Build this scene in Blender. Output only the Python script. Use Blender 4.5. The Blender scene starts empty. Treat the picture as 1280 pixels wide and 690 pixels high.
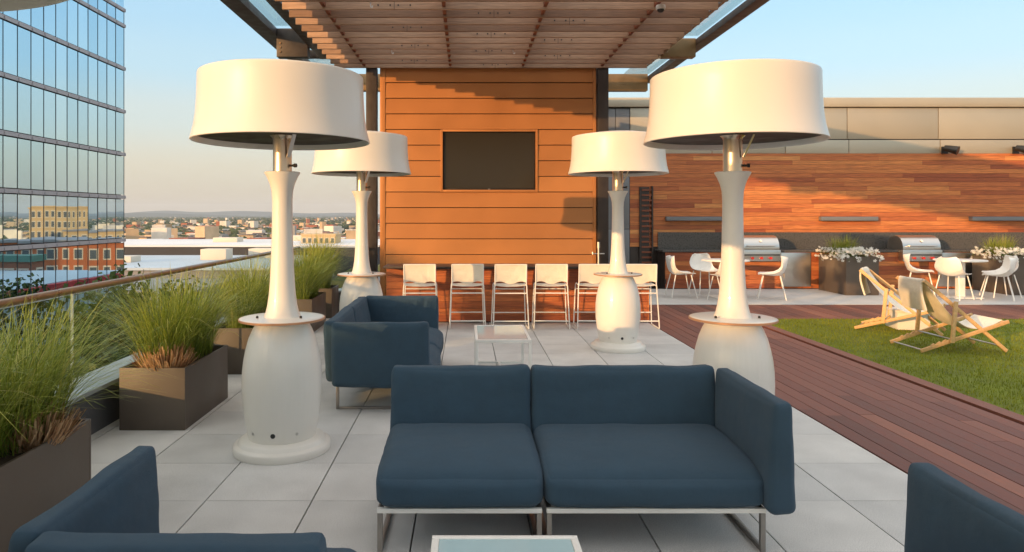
import bpy, bmesh, math, random
from mathutils import Vector, Matrix, noise
R = math.radians
rnd = random.Random(7)
S = bpy.context.scene
COL = S.collection

# ------------------------------------------------------------------ camera, sky, sun, exposure
CAM_H = 1.6
cd = bpy.data.cameras.new('camera'); cam = bpy.data.objects.new('camera', cd); COL.objects.link(cam)
cd.sensor_width = 36; cd.lens = 873 / 1280 * 36
cd.shift_x = 57 / 1280; cd.shift_y = -75 / 1280
cd.clip_start = 0.05; cd.clip_end = 40000
cam.location = (0, 0, CAM_H); cam.rotation_euler = (R(90), 0, 0)
S.camera = cam

SUN_D = Vector((1.0, 1.0, -0.196)).normalized()          # the way the light travels
W = bpy.data.worlds.new('World'); S.world = W; W.use_nodes = True
wn = W.node_tree.nodes; wl = W.node_tree.links
sky = wn.new('ShaderNodeTexSky'); sky.sky_type = 'NISHITA'; sky.sun_disc = False
sky.sun_elevation = math.asin(-SUN_D.z); sky.sun_rotation = math.atan2(-SUN_D.x, -SUN_D.y)
sky.altitude = 0; sky.air_density = 1.0; sky.dust_density = 4.0; sky.ozone_density = 1.6
# physical sky (bright round the low sun) plus a veil: peach horizon, blue band, overhead brightened to fill the shade
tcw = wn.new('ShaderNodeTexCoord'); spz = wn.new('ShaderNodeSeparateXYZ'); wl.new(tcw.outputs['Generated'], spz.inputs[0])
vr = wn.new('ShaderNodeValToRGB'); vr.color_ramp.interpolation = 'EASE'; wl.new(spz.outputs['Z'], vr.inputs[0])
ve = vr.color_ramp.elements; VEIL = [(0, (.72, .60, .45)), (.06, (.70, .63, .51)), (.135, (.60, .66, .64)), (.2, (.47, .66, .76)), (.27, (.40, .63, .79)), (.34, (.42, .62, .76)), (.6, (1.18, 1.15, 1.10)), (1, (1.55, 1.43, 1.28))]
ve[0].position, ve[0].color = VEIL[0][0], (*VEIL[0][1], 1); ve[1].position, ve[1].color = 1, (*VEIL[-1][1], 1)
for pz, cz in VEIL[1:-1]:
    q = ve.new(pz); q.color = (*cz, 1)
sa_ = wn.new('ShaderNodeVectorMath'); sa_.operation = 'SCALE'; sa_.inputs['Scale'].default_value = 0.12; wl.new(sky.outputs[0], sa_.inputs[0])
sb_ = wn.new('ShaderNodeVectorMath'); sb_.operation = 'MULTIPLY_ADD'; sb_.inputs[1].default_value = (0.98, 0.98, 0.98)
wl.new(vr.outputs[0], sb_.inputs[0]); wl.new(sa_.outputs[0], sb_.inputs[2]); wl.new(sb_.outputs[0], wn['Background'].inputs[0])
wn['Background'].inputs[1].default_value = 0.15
sl = bpy.data.lights.new('sun', 'SUN'); sl.energy = 2.0; sl.angle = R(0.5); sl.color = (0.38, 0.215, 0.092)
so = bpy.data.objects.new('sun', sl); COL.objects.link(so); so.rotation_euler = SUN_D.to_track_quat('-Z', 'Y').to_euler()
so.location = (-20, -30, 20)
S.view_settings.view_transform = 'Standard'; S.view_settings.look = 'None'
S.view_settings.exposure = 2.68; S.view_settings.gamma = 1; S.view_settings.use_curve_mapping = False
S.cycles.max_bounces = 10; S.cycles.transparent_max_bounces = 24; S.cycles.volume_bounces = 0
S.cycles.caustics_reflective = False; S.cycles.caustics_refractive = False

# ------------------------------------------------------------------ helpers
def tag(o, label=None, cat=None, group=None, kind=None):
    if label: o['label'] = label
    if cat: o['category'] = cat
    if group: o['group'] = group
    if kind: o['kind'] = kind
    return o
def thing(name, label, cat, loc=(0, 0, 0), rz=0, group=None):
    o = bpy.data.objects.new(name, None); COL.objects.link(o); o.empty_display_size = .1
    o.location = loc; o.rotation_euler = (0, 0, rz)
    return tag(o, label, cat, group)
KIDS = {}
def link(name, me, parent=None):
    o = bpy.data.objects.new(name, me); COL.objects.link(o)
    if parent is not None: o.parent = parent; KIDS.setdefault(parent, []).append(o)
    return o
def dup(root, loc, rz=0, label=None, group=None, scale=None):
    def cp(o, par):
        c = o.copy(); COL.objects.link(c)
        if par is not None: c.parent = par; KIDS.setdefault(par, []).append(c)
        for k in KIDS.get(o, []): cp(k, c)
        return c
    r = cp(root, None); r.location = loc; r.rotation_euler = (0, 0, rz)
    if scale: r.scale = scale
    if label: r['label'] = label
    if group: r['group'] = group
    return r

class MB:
    def __init__(s): s.v = []; s.f = []; s.t = []; s.tint = 0.5
    def quad(s, *p):
        n = len(s.v); s.v += [tuple(x) for x in p]; s.f.append(tuple(range(n, n + len(p)))); s.t.append(s.tint); return s
    def box(s, x0, x1, y0, y1, z0, z1, M=None):
        n = len(s.v)
        c = [(x, y, z) for z in (z0, z1) for y in (y0, y1) for x in (x0, x1)]
        if M is not None: c = [tuple(M @ Vector(p)) for p in c]
        s.v += c
        for q in ((0, 2, 3, 1), (4, 5, 7, 6), (0, 1, 5, 4), (1, 3, 7, 5), (3, 2, 6, 7), (2, 0, 4, 6)):
            s.f.append(tuple(n + i for i in q)); s.t.append(s.tint)
        return s
    def bar(s, a, b, w, h, up=(0, 0, 1)):                   # rectangular bar from a to b
        a = Vector(a); b = Vector(b); d = (b - a); L = d.length; d.normalize()
        x = d.cross(Vector(up)).normalized(); z = x.cross(d)
        M = Matrix((x, d, z)).transposed().to_4x4(); M.translation = a
        return s.box(-w / 2, w / 2, 0, L, -h / 2, h / 2, M)
    def tube(s, pts, r, n=8, cap=True):
        pts = [Vector(p) for p in pts]; rs = r if isinstance(r, (list, tuple)) else [r] * len(pts)
        rings = []; prev = None
        for i, p in enumerate(pts):
            t = (pts[min(i + 1, len(pts) - 1)] - pts[max(i - 1, 0)]).normalized()
            if prev is None:
                ref = Vector((0, 0, 1)) if abs(t.z) < .9 else Vector((1, 0, 0)); x = t.cross(ref).normalized()
            else:
                x = (prev - t * prev.dot(t)).normalized()
            prev = x; y = t.cross(x)
            k = len(s.v)
            for j in range(n):
                a = 2 * math.pi * j / n; s.v.append(tuple(p + (x * math.cos(a) + y * math.sin(a)) * rs[i]))
            rings.append(k)
        for a, b in zip(rings, rings[1:]):
            for j in range(n):
                s.f.append((a + j, a + (j + 1) % n, b + (j + 1) % n, b + j)); s.t.append(s.tint)
        if cap:
            s.f.append(tuple(rings[0] + j for j in range(n))[::-1]); s.t.append(s.tint)
            s.f.append(tuple(rings[-1] + j for j in range(n))); s.t.append(s.tint)
        return s
    def lathe(s, prof, n=64, fn=None, cx=0, cy=0, close=False):
        rings = []
        for (r, z) in prof:
            k = len(s.v)
            for j in range(n):
                a = 2 * math.pi * j / n; q = r * (fn(a, z) if fn else 1)
                s.v.append((cx + q * math.cos(a), cy + q * math.sin(a), z))
            rings.append(k)
        for a, b in zip(rings, rings[1:]):
            for j in range(n):
                s.f.append((a + j, a + (j + 1) % n, b + (j + 1) % n, b + j)); s.t.append(s.tint)
        if not close:
            s.f.append(tuple(rings[0] + j for j in range(n))[::-1]); s.t.append(s.tint)
            s.f.append(tuple(rings[-1] + j for j in range(n))); s.t.append(s.tint)
        return s
    def grid(s, fn, nu, nv):
        k = len(s.v)
        for j in range(nv + 1):
            for i in range(nu + 1): s.v.append(tuple(fn(i / nu, j / nv)))
        for j in range(nv):
            for i in range(nu):
                a = k + j * (nu + 1) + i; s.f.append((a, a + 1, a + nu + 2, a + nu + 1)); s.t.append(s.tint)
        return s
    def mesh(s, name, m=None, smooth=False, bevel=0, solid=0, angle=40):
        me = bpy.data.meshes.new(name); me.from_pydata(s.v, [], s.f); me.update()
        at = me.attributes.new('tint', 'FLOAT', 'FACE'); at.data.foreach_set('value', s.t)
        if bevel or solid or smooth:
            b = bmesh.new(); b.from_mesh(me)
            if solid:
                bmesh.ops.recalc_face_normals(b, faces=b.faces); bmesh.ops.solidify(b, geom=b.faces[:], thickness=solid)
            if bevel:
                es = [e for e in b.edges if len(e.link_faces) == 2 and e.calc_face_angle(0) > R(50)]
                bmesh.ops.bevel(b, geom=es, offset=bevel, segments=2, affect='EDGES', profile=.6)
            bmesh.ops.recalc_face_normals(b, faces=b.faces)
            b.to_mesh(me); b.free()
        if m: me.materials.append(m)
        if smooth or bevel:
            me.polygons.foreach_set('use_smooth', [True] * len(me.polygons)); me.update()
            me.set_sharp_from_angle(angle=R(angle))
        return me
    def build(s, name, m, parent=None, **k):
        return link(name, s.mesh(name, m, **k), parent)

# ------------------------------------------------------------------ materials
def nt(name):
    m = bpy.data.materials.new(name); m.use_nodes = True
    return m, m.node_tree.nodes, m.node_tree.links, m.node_tree.nodes['Principled BSDF']
def ramp(n, stops):
    r = n.new('ShaderNodeValToRGB'); e = r.color_ramp.elements
    e[0].position, e[0].color = stops[0][0], (*stops[0][1], 1); e[1].position, e[1].color = stops[-1][0], (*stops[-1][1], 1)
    for p, c in stops[1:-1]:
        q = e.new(p); q.color = (*c, 1)
    return r
def mat(name, col, rough=.5, metal=0, var=.12, vs=6, bump=0, bs=60, stretch=None, tint=None, spec=.5, rv=.1, coat=0, sheen=0, fleck=0):
    """base colour (or a ramp over the per-piece tint) varied by a broad noise, with a fine bump"""
    m, n, l, p = nt(name)
    tc = n.new('ShaderNodeTexCoord'); mp = n.new('ShaderNodeMapping'); l.new(tc.outputs['Object'], mp.inputs[0])
    if stretch: mp.inputs['Scale'].default_value = stretch
    nz = n.new('ShaderNodeTexNoise'); nz.inputs['Scale'].default_value = vs; nz.inputs['Detail'].default_value = 5; l.new(mp.outputs[0], nz.inputs[0])
    mr = n.new('ShaderNodeMapRange'); mr.inputs[1].default_value = .3; mr.inputs[2].default_value = .7
    mr.inputs[3].default_value = 1 - var; mr.inputs[4].default_value = 1 + var; l.new(nz.outputs[0], mr.inputs[0])
    mx = n.new('ShaderNodeVectorMath'); mx.operation = 'SCALE'; l.new(mr.outputs[0], mx.inputs['Scale'])
    if tint:
        a = n.new('ShaderNodeAttribute'); a.attribute_name = 'tint'
        rp = ramp(n, tint); l.new(a.outputs['Fac'], rp.inputs[0]); l.new(rp.outputs[0], mx.inputs[0])
    else: mx.inputs[0].default_value = col
    out = mx.outputs[0]
    if fleck:
        vz = n.new('ShaderNodeTexNoise'); vz.inputs['Scale'].default_value = 190; vz.inputs['Detail'].default_value = 2; l.new(tc.outputs['Object'], vz.inputs[0])
        m2 = n.new('ShaderNodeMapRange'); m2.inputs[1].default_value = .35; m2.inputs[2].default_value = .65
        m2.inputs[3].default_value = 1 - fleck; m2.inputs[4].default_value = 1 + fleck; l.new(vz.outputs[0], m2.inputs[0])
        x2 = n.new('ShaderNodeVectorMath'); x2.operation = 'SCALE'; l.new(out, x2.inputs[0]); l.new(m2.outputs[0], x2.inputs['Scale']); out = x2.outputs[0]
    l.new(out, p.inputs['Base Color'])
    r2 = n.new('ShaderNodeMapRange'); r2.inputs[3].default_value = max(.02, rough - rv); r2.inputs[4].default_value = min(1, rough + rv)
    r2.inputs[1].default_value = .3; r2.inputs[2].default_value = .7
    l.new(nz.outputs[0], r2.inputs[0]); l.new(r2.outputs[0], p.inputs['Roughness'])
    p.inputs['Metallic'].default_value = metal; p.inputs['Specular IOR Level'].default_value = spec
    p.inputs['Coat Weight'].default_value = coat; p.inputs['Sheen Weight'].default_value = sheen
    if bump:
        bn = n.new('ShaderNodeTexNoise'); bn.inputs['Scale'].default_value = bs; bn.inputs['Detail'].default_value = 4
        l.new(mp.outputs[0], bn.inputs[0])
        b = n.new('ShaderNodeBump'); b.inputs['Strength'].default_value = bump; b.inputs['Distance'].default_value = .01
        l.new(bn.outputs[0], b.inputs['Height']); l.new(b.outputs[0], p.inputs['Normal'])
    return m
def fabric(name, col, weave=900, var=.1):
    m = mat(name, col, rough=.85, var=var, vs=9, spec=.2, sheen=.08)
    n, l = m.node_tree.nodes, m.node_tree.links; p = n['Principled BSDF']
    tc = n.new('ShaderNodeTexCoord')
    w = n.new('ShaderNodeTexNoise'); w.inputs['Scale'].default_value = weave; w.inputs['Detail'].default_value = 1; l.new(tc.outputs['Object'], w.inputs[0])
    c = n.new('ShaderNodeTexNoise'); c.inputs['Scale'].default_value = 14; c.inputs['Detail'].default_value = 3; l.new(tc.outputs['Object'], c.inputs[0])
    ad = n.new('ShaderNodeMath'); ad.operation = 'MULTIPLY_ADD'; ad.inputs[1].default_value = 3.0
    l.new(c.outputs[0], ad.inputs[0]); l.new(w.outputs[0], ad.inputs[2])
    b = n.new('ShaderNodeBump'); b.inputs['Strength'].default_value = .5; b.inputs['Distance'].default_value = .005
    l.new(ad.outputs[0], b.inputs['Height']); l.new(b.outputs[0], p.inputs['Normal'])
    return m
def glass(name, tintc=(.93, .97, .95), refl=1.0):
    """clear sheet: the sun passes, the sky mirrors in it at a slant"""
    m = bpy.data.materials.new(name); m.use_nodes = True; n = m.node_tree.nodes; l = m.node_tree.links; n.clear()
    o = n.new('ShaderNodeOutputMaterial'); t = n.new('ShaderNodeBsdfTransparent'); t.inputs[0].default_value = (*tintc, 1)
    g = n.new('ShaderNodeBsdfGlossy'); g.inputs['Roughness'].default_value = .01; g.inputs[0].default_value = (refl, refl, refl, 1)
    lw = n.new('ShaderNodeLayerWeight'); pw = n.new('ShaderNodeMath'); pw.operation = 'POWER'; pw.inputs[1].default_value = 5; l.new(lw.outputs['Facing'], pw.inputs[0])
    f = n.new('ShaderNodeMath'); f.operation = 'MULTIPLY_ADD'; f.inputs[1].default_value = .90; f.inputs[2].default_value = .035; l.new(pw.outputs[0], f.inputs[0]); x = n.new('ShaderNodeMixShader')
    l.new(f.outputs[0], x.inputs[0]); l.new(t.outputs[0], x.inputs[1]); l.new(g.outputs[0], x.inputs[2]); l.new(x.outputs[0], o.inputs[0])
    return m
def leafy(name, stops, rough=.5, trans=.25):
    m, n, l, p = nt(name)
    a = n.new('ShaderNodeAttribute'); a.attribute_name = 'tint'; rp = ramp(n, stops); l.new(a.outputs['Fac'], rp.inputs[0])
    l.new(rp.outputs[0], p.inputs['Base Color']); p.inputs['Roughness'].default_value = rough
    tr = n.new('ShaderNodeBsdfTranslucent'); l.new(rp.outputs[0], tr.inputs[0])
    x = n.new('ShaderNodeMixShader'); x.inputs[0].default_value = trans
    l.new(p.outputs[0], x.inputs[1]); l.new(tr.outputs[0], x.inputs[2]); l.new(x.outputs[0], n['Material Output'].inputs[0])
    return m
M = {}
M['white'] = mat('white_enamel', (.80, .765, .70), .36, var=.012, vs=1.5, rv=.03, coat=.25)
M['whitemetal'] = mat('white_powder_coat', (.86, .84, .79), .45, var=.03, bump=.05, bs=200)
M['concrete'] = mat('paver_concrete', None, .82, var=.11, vs=2.6, bump=.16, bs=140, tint=[(0, (.53, .53, .52)), (.5, (.595, .59, .575)), (1, (.65, .64, .615))], fleck=.15)
M['patio'] = mat('patio_concrete', (.52, .51, .49), .85, var=.08, vs=1.5, bump=.15, bs=120, fleck=.08)
M['joint'] = mat('dark_joint_bed', (.03, .03, .032), .95)  # dark bed seen in the gaps between slabs and boards
M['deck'] = mat('deck_hardwood', None, .58, var=.28, vs=9, bump=.25, bs=30, stretch=(14, .7, 14), tint=[(0, (.105, .036, .026)), (.5, (.175, .058, .040)), (1, (.27, .10, .062))])
M['slat'] = mat('pergola_slat_wood', None, .55, var=.25, vs=7, bump=.2, bs=30, stretch=(.7, 14, 14), tint=[(0, (.24, .135, .082)), (1, (.46, .29, .19))])
M['clad'] = mat('hardwood_cladding', None, .5, var=.3, vs=6, bump=.2, bs=25, stretch=(.6, 12, 12), tint=[(0, (.31, .078, .028)), (.35, (.48, .145, .045)), (.75, (.58, .21, .062)), (1, (.70, .31, .10))])
M['copper'] = mat('copper_panel', None, .42, metal=.35, var=.07, vs=1.3, bump=.03, bs=4, tint=[(0, (.46, .185, .060)), (1, (.55, .23, .075))], rv=.06)
M['bronze'] = mat('dark_bronze_steel', (.055, .042, .036), .45, metal=.3, var=.15, bump=.05)
M['beam'] = mat('brown_steel_beam', (.06, .036, .027), .5, var=.15, bump=.05, bs=40)
M['gold'] = mat('bronze_gold_steel', (.24, .15, .07), .4, metal=.4, var=.1)
M['joist'] = mat('rusty_joist', (.22, .065, .03), .6, var=.2, bump=.1)
M['planter'] = mat('bronze_planter', (.12, .094, .074), .5, metal=.25, var=.1, vs=3, bump=.04, bs=30)
M['soil'] = mat('soil', (.05, .032, .02), .95, var=.3, vs=30, bump=.8, bs=60)
M['navy'] = fabric('navy_fabric', (.043, .080, .118), 900, .08)
M['cream'] = fabric('cream_sling', (.84, .77, .65), 700, .05)
M['steel'] = mat('stainless', (.62, .60, .57), .33, metal=1, var=.04, vs=2, rv=.04)
M['greysteel'] = mat('brushed_grey_steel', (.30, .28, .26), .38, metal=.85, var=.08, bump=.03)
M['rail'] = mat('bronze_handrail', (.32, .20, .12), .35, metal=.6, var=.15, bump=.03)
M['black'] = mat('black_plastic', (.018, .018, .018), .4, var=.1)
M['screen'] = mat('dark_screen', (.026, .020, .011), .22, var=.0, rv=.0)
M['copperband'] = mat('copper_edge', (.50, .27, .15), .45, metal=.3, var=.08)
M['pipe'] = mat('warm_steel_pipe', (.66, .53, .40), .3, metal=1, var=.05, vs=3, rv=.05)
M['plate'] = mat('heat_plate', (.035, .022, .015), .55, metal=.4, var=.2)
M['panel'] = mat('champagne_panel', None, .42, metal=.45, var=.05, vs=.8, tint=[(0, (.46, .40, .31)), (1, (.53, .47, .37))], bump=.02, bs=5)
M['greypanel'] = mat('grey_panel', (.20, .205, .215), .5, metal=.2, var=.06, vs=1.5)
M['granite'] = mat('dark_granite', (.085, .08, .075), .3, var=.2, vs=40)
M['teak'] = mat('light_beech', None, .48, var=.14, vs=5, bump=.12, bs=40, stretch=(8, 8, 8), tint=[(0, (.58, .34, .14)), (1, (.70, .45, .21))])
M['red'] = mat('red_knob', (.55, .03, .025), .35)
M['paleledge'] = mat('pale_coping', (.42, .45, .47), .4, metal=.3, var=.06)
M['parapet'] = mat('parapet_side', (.10, .10, .105), .6, var=.1)
M['glass'] = glass('rail_glass', (.93, .97, .95))
M['toptable'] = mat('frosted_glass_top', (.42, .60, .64), .06, var=.02, rv=.02, spec=.8)
M['glassedge'] = mat('glass_edge', (.62, .72, .68), .2)
M['grass'] = leafy('ornamental_grass', [(0, (.12, .17, .022)), (.45, (.28, .34, .04)), (.8, (.46, .46, .07)), (1, (.60, .50, .15))])
M['straw'] = leafy('dry_stubble', [(0, (.30, .15, .07)), (.5, (.52, .30, .15)), (1, (.72, .48, .27))], .7, .1)
M['leaf'] = leafy('green_leaf', [(0, (.04, .075, .015)), (1, (.12, .17, .03))])
M['petal'] = leafy('white_petal', [(0, (.75, .74, .66)), (1, (.85, .84, .80))], .6, .3)
M['lawn'] = leafy('lawn_blade', [(0, (.13, .17, .008)), (.6, (.27, .30, .016)), (1, (.42, .39, .04))], .9, .25)
M['lawnbase'] = mat('lawn_base', (.14, .17, .012), .95, var=.25, vs=3, bump=.4, bs=150)

# ------------------------------------------------------------------ setting: ground far below, terrace floor
GZ = -25.0
g = nt('city_ground'); gm, gn, gl, gp = g
tc = gn.new('ShaderNodeTexCoord'); n1 = gn.new('ShaderNodeTexNoise'); n1.inputs['Scale'].default_value = .012; n1.inputs['Detail'].default_value = 8
gl.new(tc.outputs['Object'], n1.inputs[0]); rp = ramp(gn, [(.35, (.035, .05, .022)), (.5, (.075, .08, .045)), (.6, (.16, .14, .11)), (.7, (.10, .095, .085))])
gl.new(n1.outputs[0], rp.inputs[0]); gl.new(rp.outputs[0], gp.inputs['Base Color']); gp.inputs['Roughness'].default_value = .95
tag(MB().quad((-14000, -2500, GZ), (14000, -2500, GZ), (14000, 14000, GZ), (-14000, 14000, GZ)).build('ground', gm), kind='structure')

base = thing('host_building', 'the building that carries the roof terrace, seen only as its edge below the parapet', 'building')
MB().box(-2.9, 27, -9, 19, GZ + .02, -.06).build('wall', M['parapet'], base)
b = MB(); PW = .598
b.tint = .5
yj = [3.326 + PW * k for k in range(-20, 15)]; xj = [.926 + PW * k for k in range(-7, 4)]; xj[-1] = 2.735
for i in range(len(xj) - 1):
    for j in range(len(yj) - 1):
        b.tint = rnd.random(); z = rnd.uniform(-.0006, .0006)
        b.box(xj[i] + .0045, xj[i + 1] - .0045, yj[j] + .0018, yj[j + 1] - .0018, -.05, z)
tag(b.build('paving', M['concrete']), kind='structure')
tag(MB().quad((-3.3, -9, -.052), (2.75, -9, -.052), (2.75, 11.9, -.052), (-3.3, 11.9, -.052)).build('paving_bed', M['joint']), kind='structure')

# deck boards run away from the viewer; lawn is let into them
LX0, LX1, LY0, LY1 = 4.45, 20.0, 5.5, 10.83
b = MB(); x = 2.75
def boards_y(b, x0, x1, y0, y1):
    y = y0 - rnd.random() * 2
    while y < y1:
        L = rnd.uniform(2.4, 4.2); b.tint = min(1, max(0, rnd.gauss(.5, .25)))
        a, c = max(y, y0), min(y + L, y1)
        if c - a > .02: b.box(x0, x1, a + .0015, c - .0015, -.03, rnd.uniform(-.001, .001))
        y += L
while x < 25:
    x1 = x + .138
    if x1 < LX0 - .14 or x > LX1: boards_y(b, x, x1 - .007, -9, 12.58)
    else:
        boards_y(b, x, x1 - .007, -9, LY0 - .145); boards_y(b, x, x1 - .007, LY1 + .145, 12.58)
    x = x1
tag(b.build('deck', M['deck'], bevel=0), kind='structure')
b = MB(); b.tint = .75
b.box(LX0 - .14, LX0 - .003, LY0 - .14, LY1 + .14, -.03, .006)
for x in range(4, 20, 3):
    b.tint = rnd.uniform(.5, .95); b.box(max(LX0, x), min(LX1, x + 2.995), LY0 - .14, LY0 - .003, -.03, .006); b.box(max(LX0, x), min(LX1, x + 2.995), LY1 + .003, LY1 + .14, -.03, .006)
tag(b.build('lawn_edging', M['deck']), kind='structure')
tag(MB().quad((2.7, -9, -.035), (26, -9, -.035), (26, 12.6, -.035), (2.7, 12.6, -.035)).build('deck_bed', M['joint']), kind='structure')
b = MB()
def blade(b, x, y, z, h, w, a, lean, seg=1):
    c, s_ = math.cos(a), math.sin(a); dx, dy = -s_ * w, c * w
    b.quad((x - dx, y - dy, z), (x + dx, y + dy, z), (x + c * lean, y + s_ * lean, z + h))
for _ in range(62000):
    x = LX0 + (1 - math.sqrt(rnd.random())) * 9.5 if rnd.random() < .5 else rnd.uniform(LX0, LX0 + 7); y = rnd.uniform(LY0, LY1)
    b.tint = min(1, max(0, rnd.gauss(.45, .2) + .35 * noise.noise((x * .9, y * .9, 0)) + .3 * noise.noise((x * 4, y * 4, 3))))
    blade(b, x, y, .001, rnd.uniform(.018, .034), rnd.uniform(.0025, .0045), rnd.random() * 6.283, rnd.uniform(.0, .018))
tag(b.build('lawn_grass', M['lawn']), 'green lawn grass panel let into the red deck', 'lawn', kind='stuff')
tag(MB().box(LX0, LX1, LY0, LY1, -.03, .002).build('lawn', M['lawnbase']), kind='structure')
tag(MB().box(2.8, 25, 12.6, 15.3, -.05, .004).build('patio', M['patio']), kind='structure')

# ------------------------------------------------------------------ parapet and glass railing
p = thing('parapet_wall', 'low dark parapet with pale metal coping beneath the glass railing', 'wall')
MB().box(-3.0, -2.74, -8.9, 12.06, -.05, .31).box(-2.74, -1.76, 11.80, 12.06, -.05, .31).build('wall', M['parapet'], p)
MB().box(-3.03, -2.70, -8.9, 12.09, .312, .345).box(-2.70, -1.75, 11.77, 12.09, .312, .345).build('coping', M['paleledge'], p, bevel=.005)
rl = thing('glass_railing', 'frameless glass railing with a bronze handrail along the terrace edge', 'railing')
bays = [5.07 + 1.4 * k for k in range(-9, 5)] + [11.93]
for a, c in zip(bays, bays[1:]):
    if c - a < .3: continue
    MB().box(-2.868, -2.856, a + .006, c - .006, .345, 1.03).build('glass_panel', M['glass'], rl)
for a in bays[:-1]:
    MB().box(-2.87, -2.854, a - .006, a + .006, .345, 1.035).build('post', M['glassedge'], rl)
MB().tube([(-2.862, -7.6, 1.06), (-2.862, 11.95, 1.06)], .027, 14).build('handrail', M['rail'], rl, smooth=True)
xs = [-2.83, -1.78]
for a, c in zip(xs, xs[1:]): MB().box(a + .006, c - .006, 11.924, 11.936, .345, 1.03).build('glass_panel', M['glass'], rl)
for a in xs[1:]: MB().box(a - .006, a + .006, 11.922, 11.938, .345, 1.035).build('post', M['glassedge'], rl)
MB().tube([(-2.89, 11.93, 1.06), (-1.75, 11.93, 1.06)], .026, 14).build('handrail', M['steel'], rl, smooth=True)

# ------------------------------------------------------------------ copper clad screen wall with television and bar
TX0, TX1, TY = -1.51, 2.266, 12.2
tw = thing('screen_wall', 'orange copper clad wall that carries the television', 'wall', (0, TY, 0))
b = MB(); z = .1115; pitch = .2725
while z < 4.2:
    zt = min(z + pitch, 4.28); b.tint = rnd.random()
    if z + pitch > 2.05 and z < 3.08: segs = [(TX0 + .10, -.45), (1.245, TX1 - .06)]
    else: segs = [(TX0 + .10, TX1 - .06)]
    for a, c in segs:
        n0 = len(b.v)
        # separate pans with an open reveal between courses, each leaning out a little at its foot
        za, zb = z + .007, zt - .006
        b.v += [(a, -.024, za), (c, -.024, za), (c, -.012, zb), (a, -.012, zb), (a, .02, za), (c, .02, za), (c, .02, zb), (a, .02, zb)]
        for q in ((0, 1, 2, 3), (0, 4, 5, 1), (3, 2, 6, 7), (0, 3, 7, 4), (1, 5, 6, 2)): b.f.append(tuple(n0 + i for i in q)); b.t.append(b.tint)
    z += pitch
b.build('cladding', M['copper'], tw)
b = MB(); b.tint = .6
b.box(TX0 + .003, TX0 + .097, -.03, .05, .02, 4.28).box(TX1 - .057, TX1 - .003, -.03, .05, .02, 4.28)
b.build('edge_trim', M['copper'], tw, bevel=.003)
b = MB(); b.tint = .3; b.box(TX0, TX1, .05, .30, -.05, 4.30); b.build('core', M['bronze'], tw)
b = MB(); b.tint = .4
b.box(-.45, -.412, -.04, .049, 2.019, 3.109).box(1.207, 1.245, -.04, .049, 2.019, 3.109).box(-.412, 1.207, -.04, .049, 3.071, 3.109).box(-.412, 1.207, -.04, .049, 2.019, 2.057)
b.build('niche_frame', M['copper'], tw, bevel=.003)
tv = thing('television', 'dark flat television set into the copper wall', 'television', (.3975, TY, 2.564))
MB().box(-.805, .805, .022, .048, -.505, .505).build('body', M['black'], tv, bevel=.004)
MB().box(-.785, .785, .016, .0215, -.475, .49).build('screen', M['screen'], tv)
MB().box(-.02, .02, .0195, .0218, -.496, -.488).build('badge', M['steel'], tv)

bar = thing('bar_counter', 'hardwood fronted bar counter with a thin dark top behind the stools', 'counter', (0, 10.5, 0))
b = MB()
z = .02
while z < .80:
    x = -1.20 - rnd.random() * 1.2
    while x < 2.72:
        L = rnd.uniform(.9, 1.9); a, c = max(x, -1.20), min(x + L, 2.72); b.tint = min(1, max(0, rnd.gauss(.22, .15)))
        if c - a > .03: b.box(a + .001, c - .001, -.022, -.002, z, z + .095)
        x += L
    z += .0985
b.build('front', M['clad'], bar)
b = MB(); b.tint = .8
for z in range(8): b.tint = rnd.uniform(.4, .9); b.box(2.722, 2.742, -.02, .32, .02 + z * .0985, .115 + z * .0985)
b.build('end_panel', M['clad'], bar)
MB().box(-1.18, 2.715, .0, .30, -.05, .828).build('core', M['bronze'], bar)
MB().box(-1.22, 2.76, -.30, .34, .832, .862).build('top', M['bronze'], bar, bevel=.003)
tap = thing('tap', 'slim chrome tap standing on the dark bar top', 'tap', (2.02, 10.68, .862))
MB().tube([(0, 0, 0), (0, 0, .25)], .014, 12).tube([(0, 0, .25), (0, 0, .34)], .022, 12).build('spout', M['steel'], tap, smooth=True)
MB().tube([(-.09, 0, .16), (.09, 0, .16)], .01, 8).tube([(-.09, 0, .15), (-.09, 0, .19)], .012, 8).build('handle', M['steel'], tap, smooth=True)

# ------------------------------------------------------------------ pergola
PZ = 4.17
pg = thing('pergola', 'wood slatted pergola with dark steel edge beams over the lounge', 'pergola')
y = 12.12
SLY = []
while y > -3.2: SLY.append(y); y -= .342
for i, y in enumerate(SLY):
    b = MB(); b.tint = rnd.random()
    b.box(-2.29, 3.13, y - .022, y + .022, PZ, PZ + .16)
    s = b.build('slat', M['slat'], pg)
    if y > 7.8:                                              # the splice of two boards, and its bolts
        xc = [.45, -.85, 1.45][i % 3] + rnd.uniform(-.1, .1)
        q = MB(); q.box(xc - .003, xc + .003, y - .0245, y - .0225, PZ - .004, PZ + .15)
        for d in (-.20, -.05, .05, .20): q.tube([(xc + d, y - .029, PZ + .05), (xc + d, y - .0225, PZ + .05)], .011, 8)
        q.build('splice_bolts', M['bronze'], s)
for x in (-1.77, -.28, .98, 2.35):
    MB().box(x - .022, x + .022, -3.1, 12.13, PZ + .03, PZ + .31).build('joist', M['joist'], pg)
for (x0, x1, z0, z1) in ((-3.35, -3.08, .36, .485), (3.72, 3.90, .20, .30)):
    MB().box(x0, x1, -3.3, 14.6, PZ + z0, PZ + z1).build('edge_beam', M['beam'], pg, bevel=.004)
MB().box(-2.57, -2.40, -3.2, 12.3, PZ + .19, PZ + .46).build('inner_beam', M['bronze'], pg, bevel=.003)
MB().box(3.15, 3.19, -3.2, 12.3, PZ + .06, PZ + .34).build('inner_beam', M['rail'], pg, bevel=.003)
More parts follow.
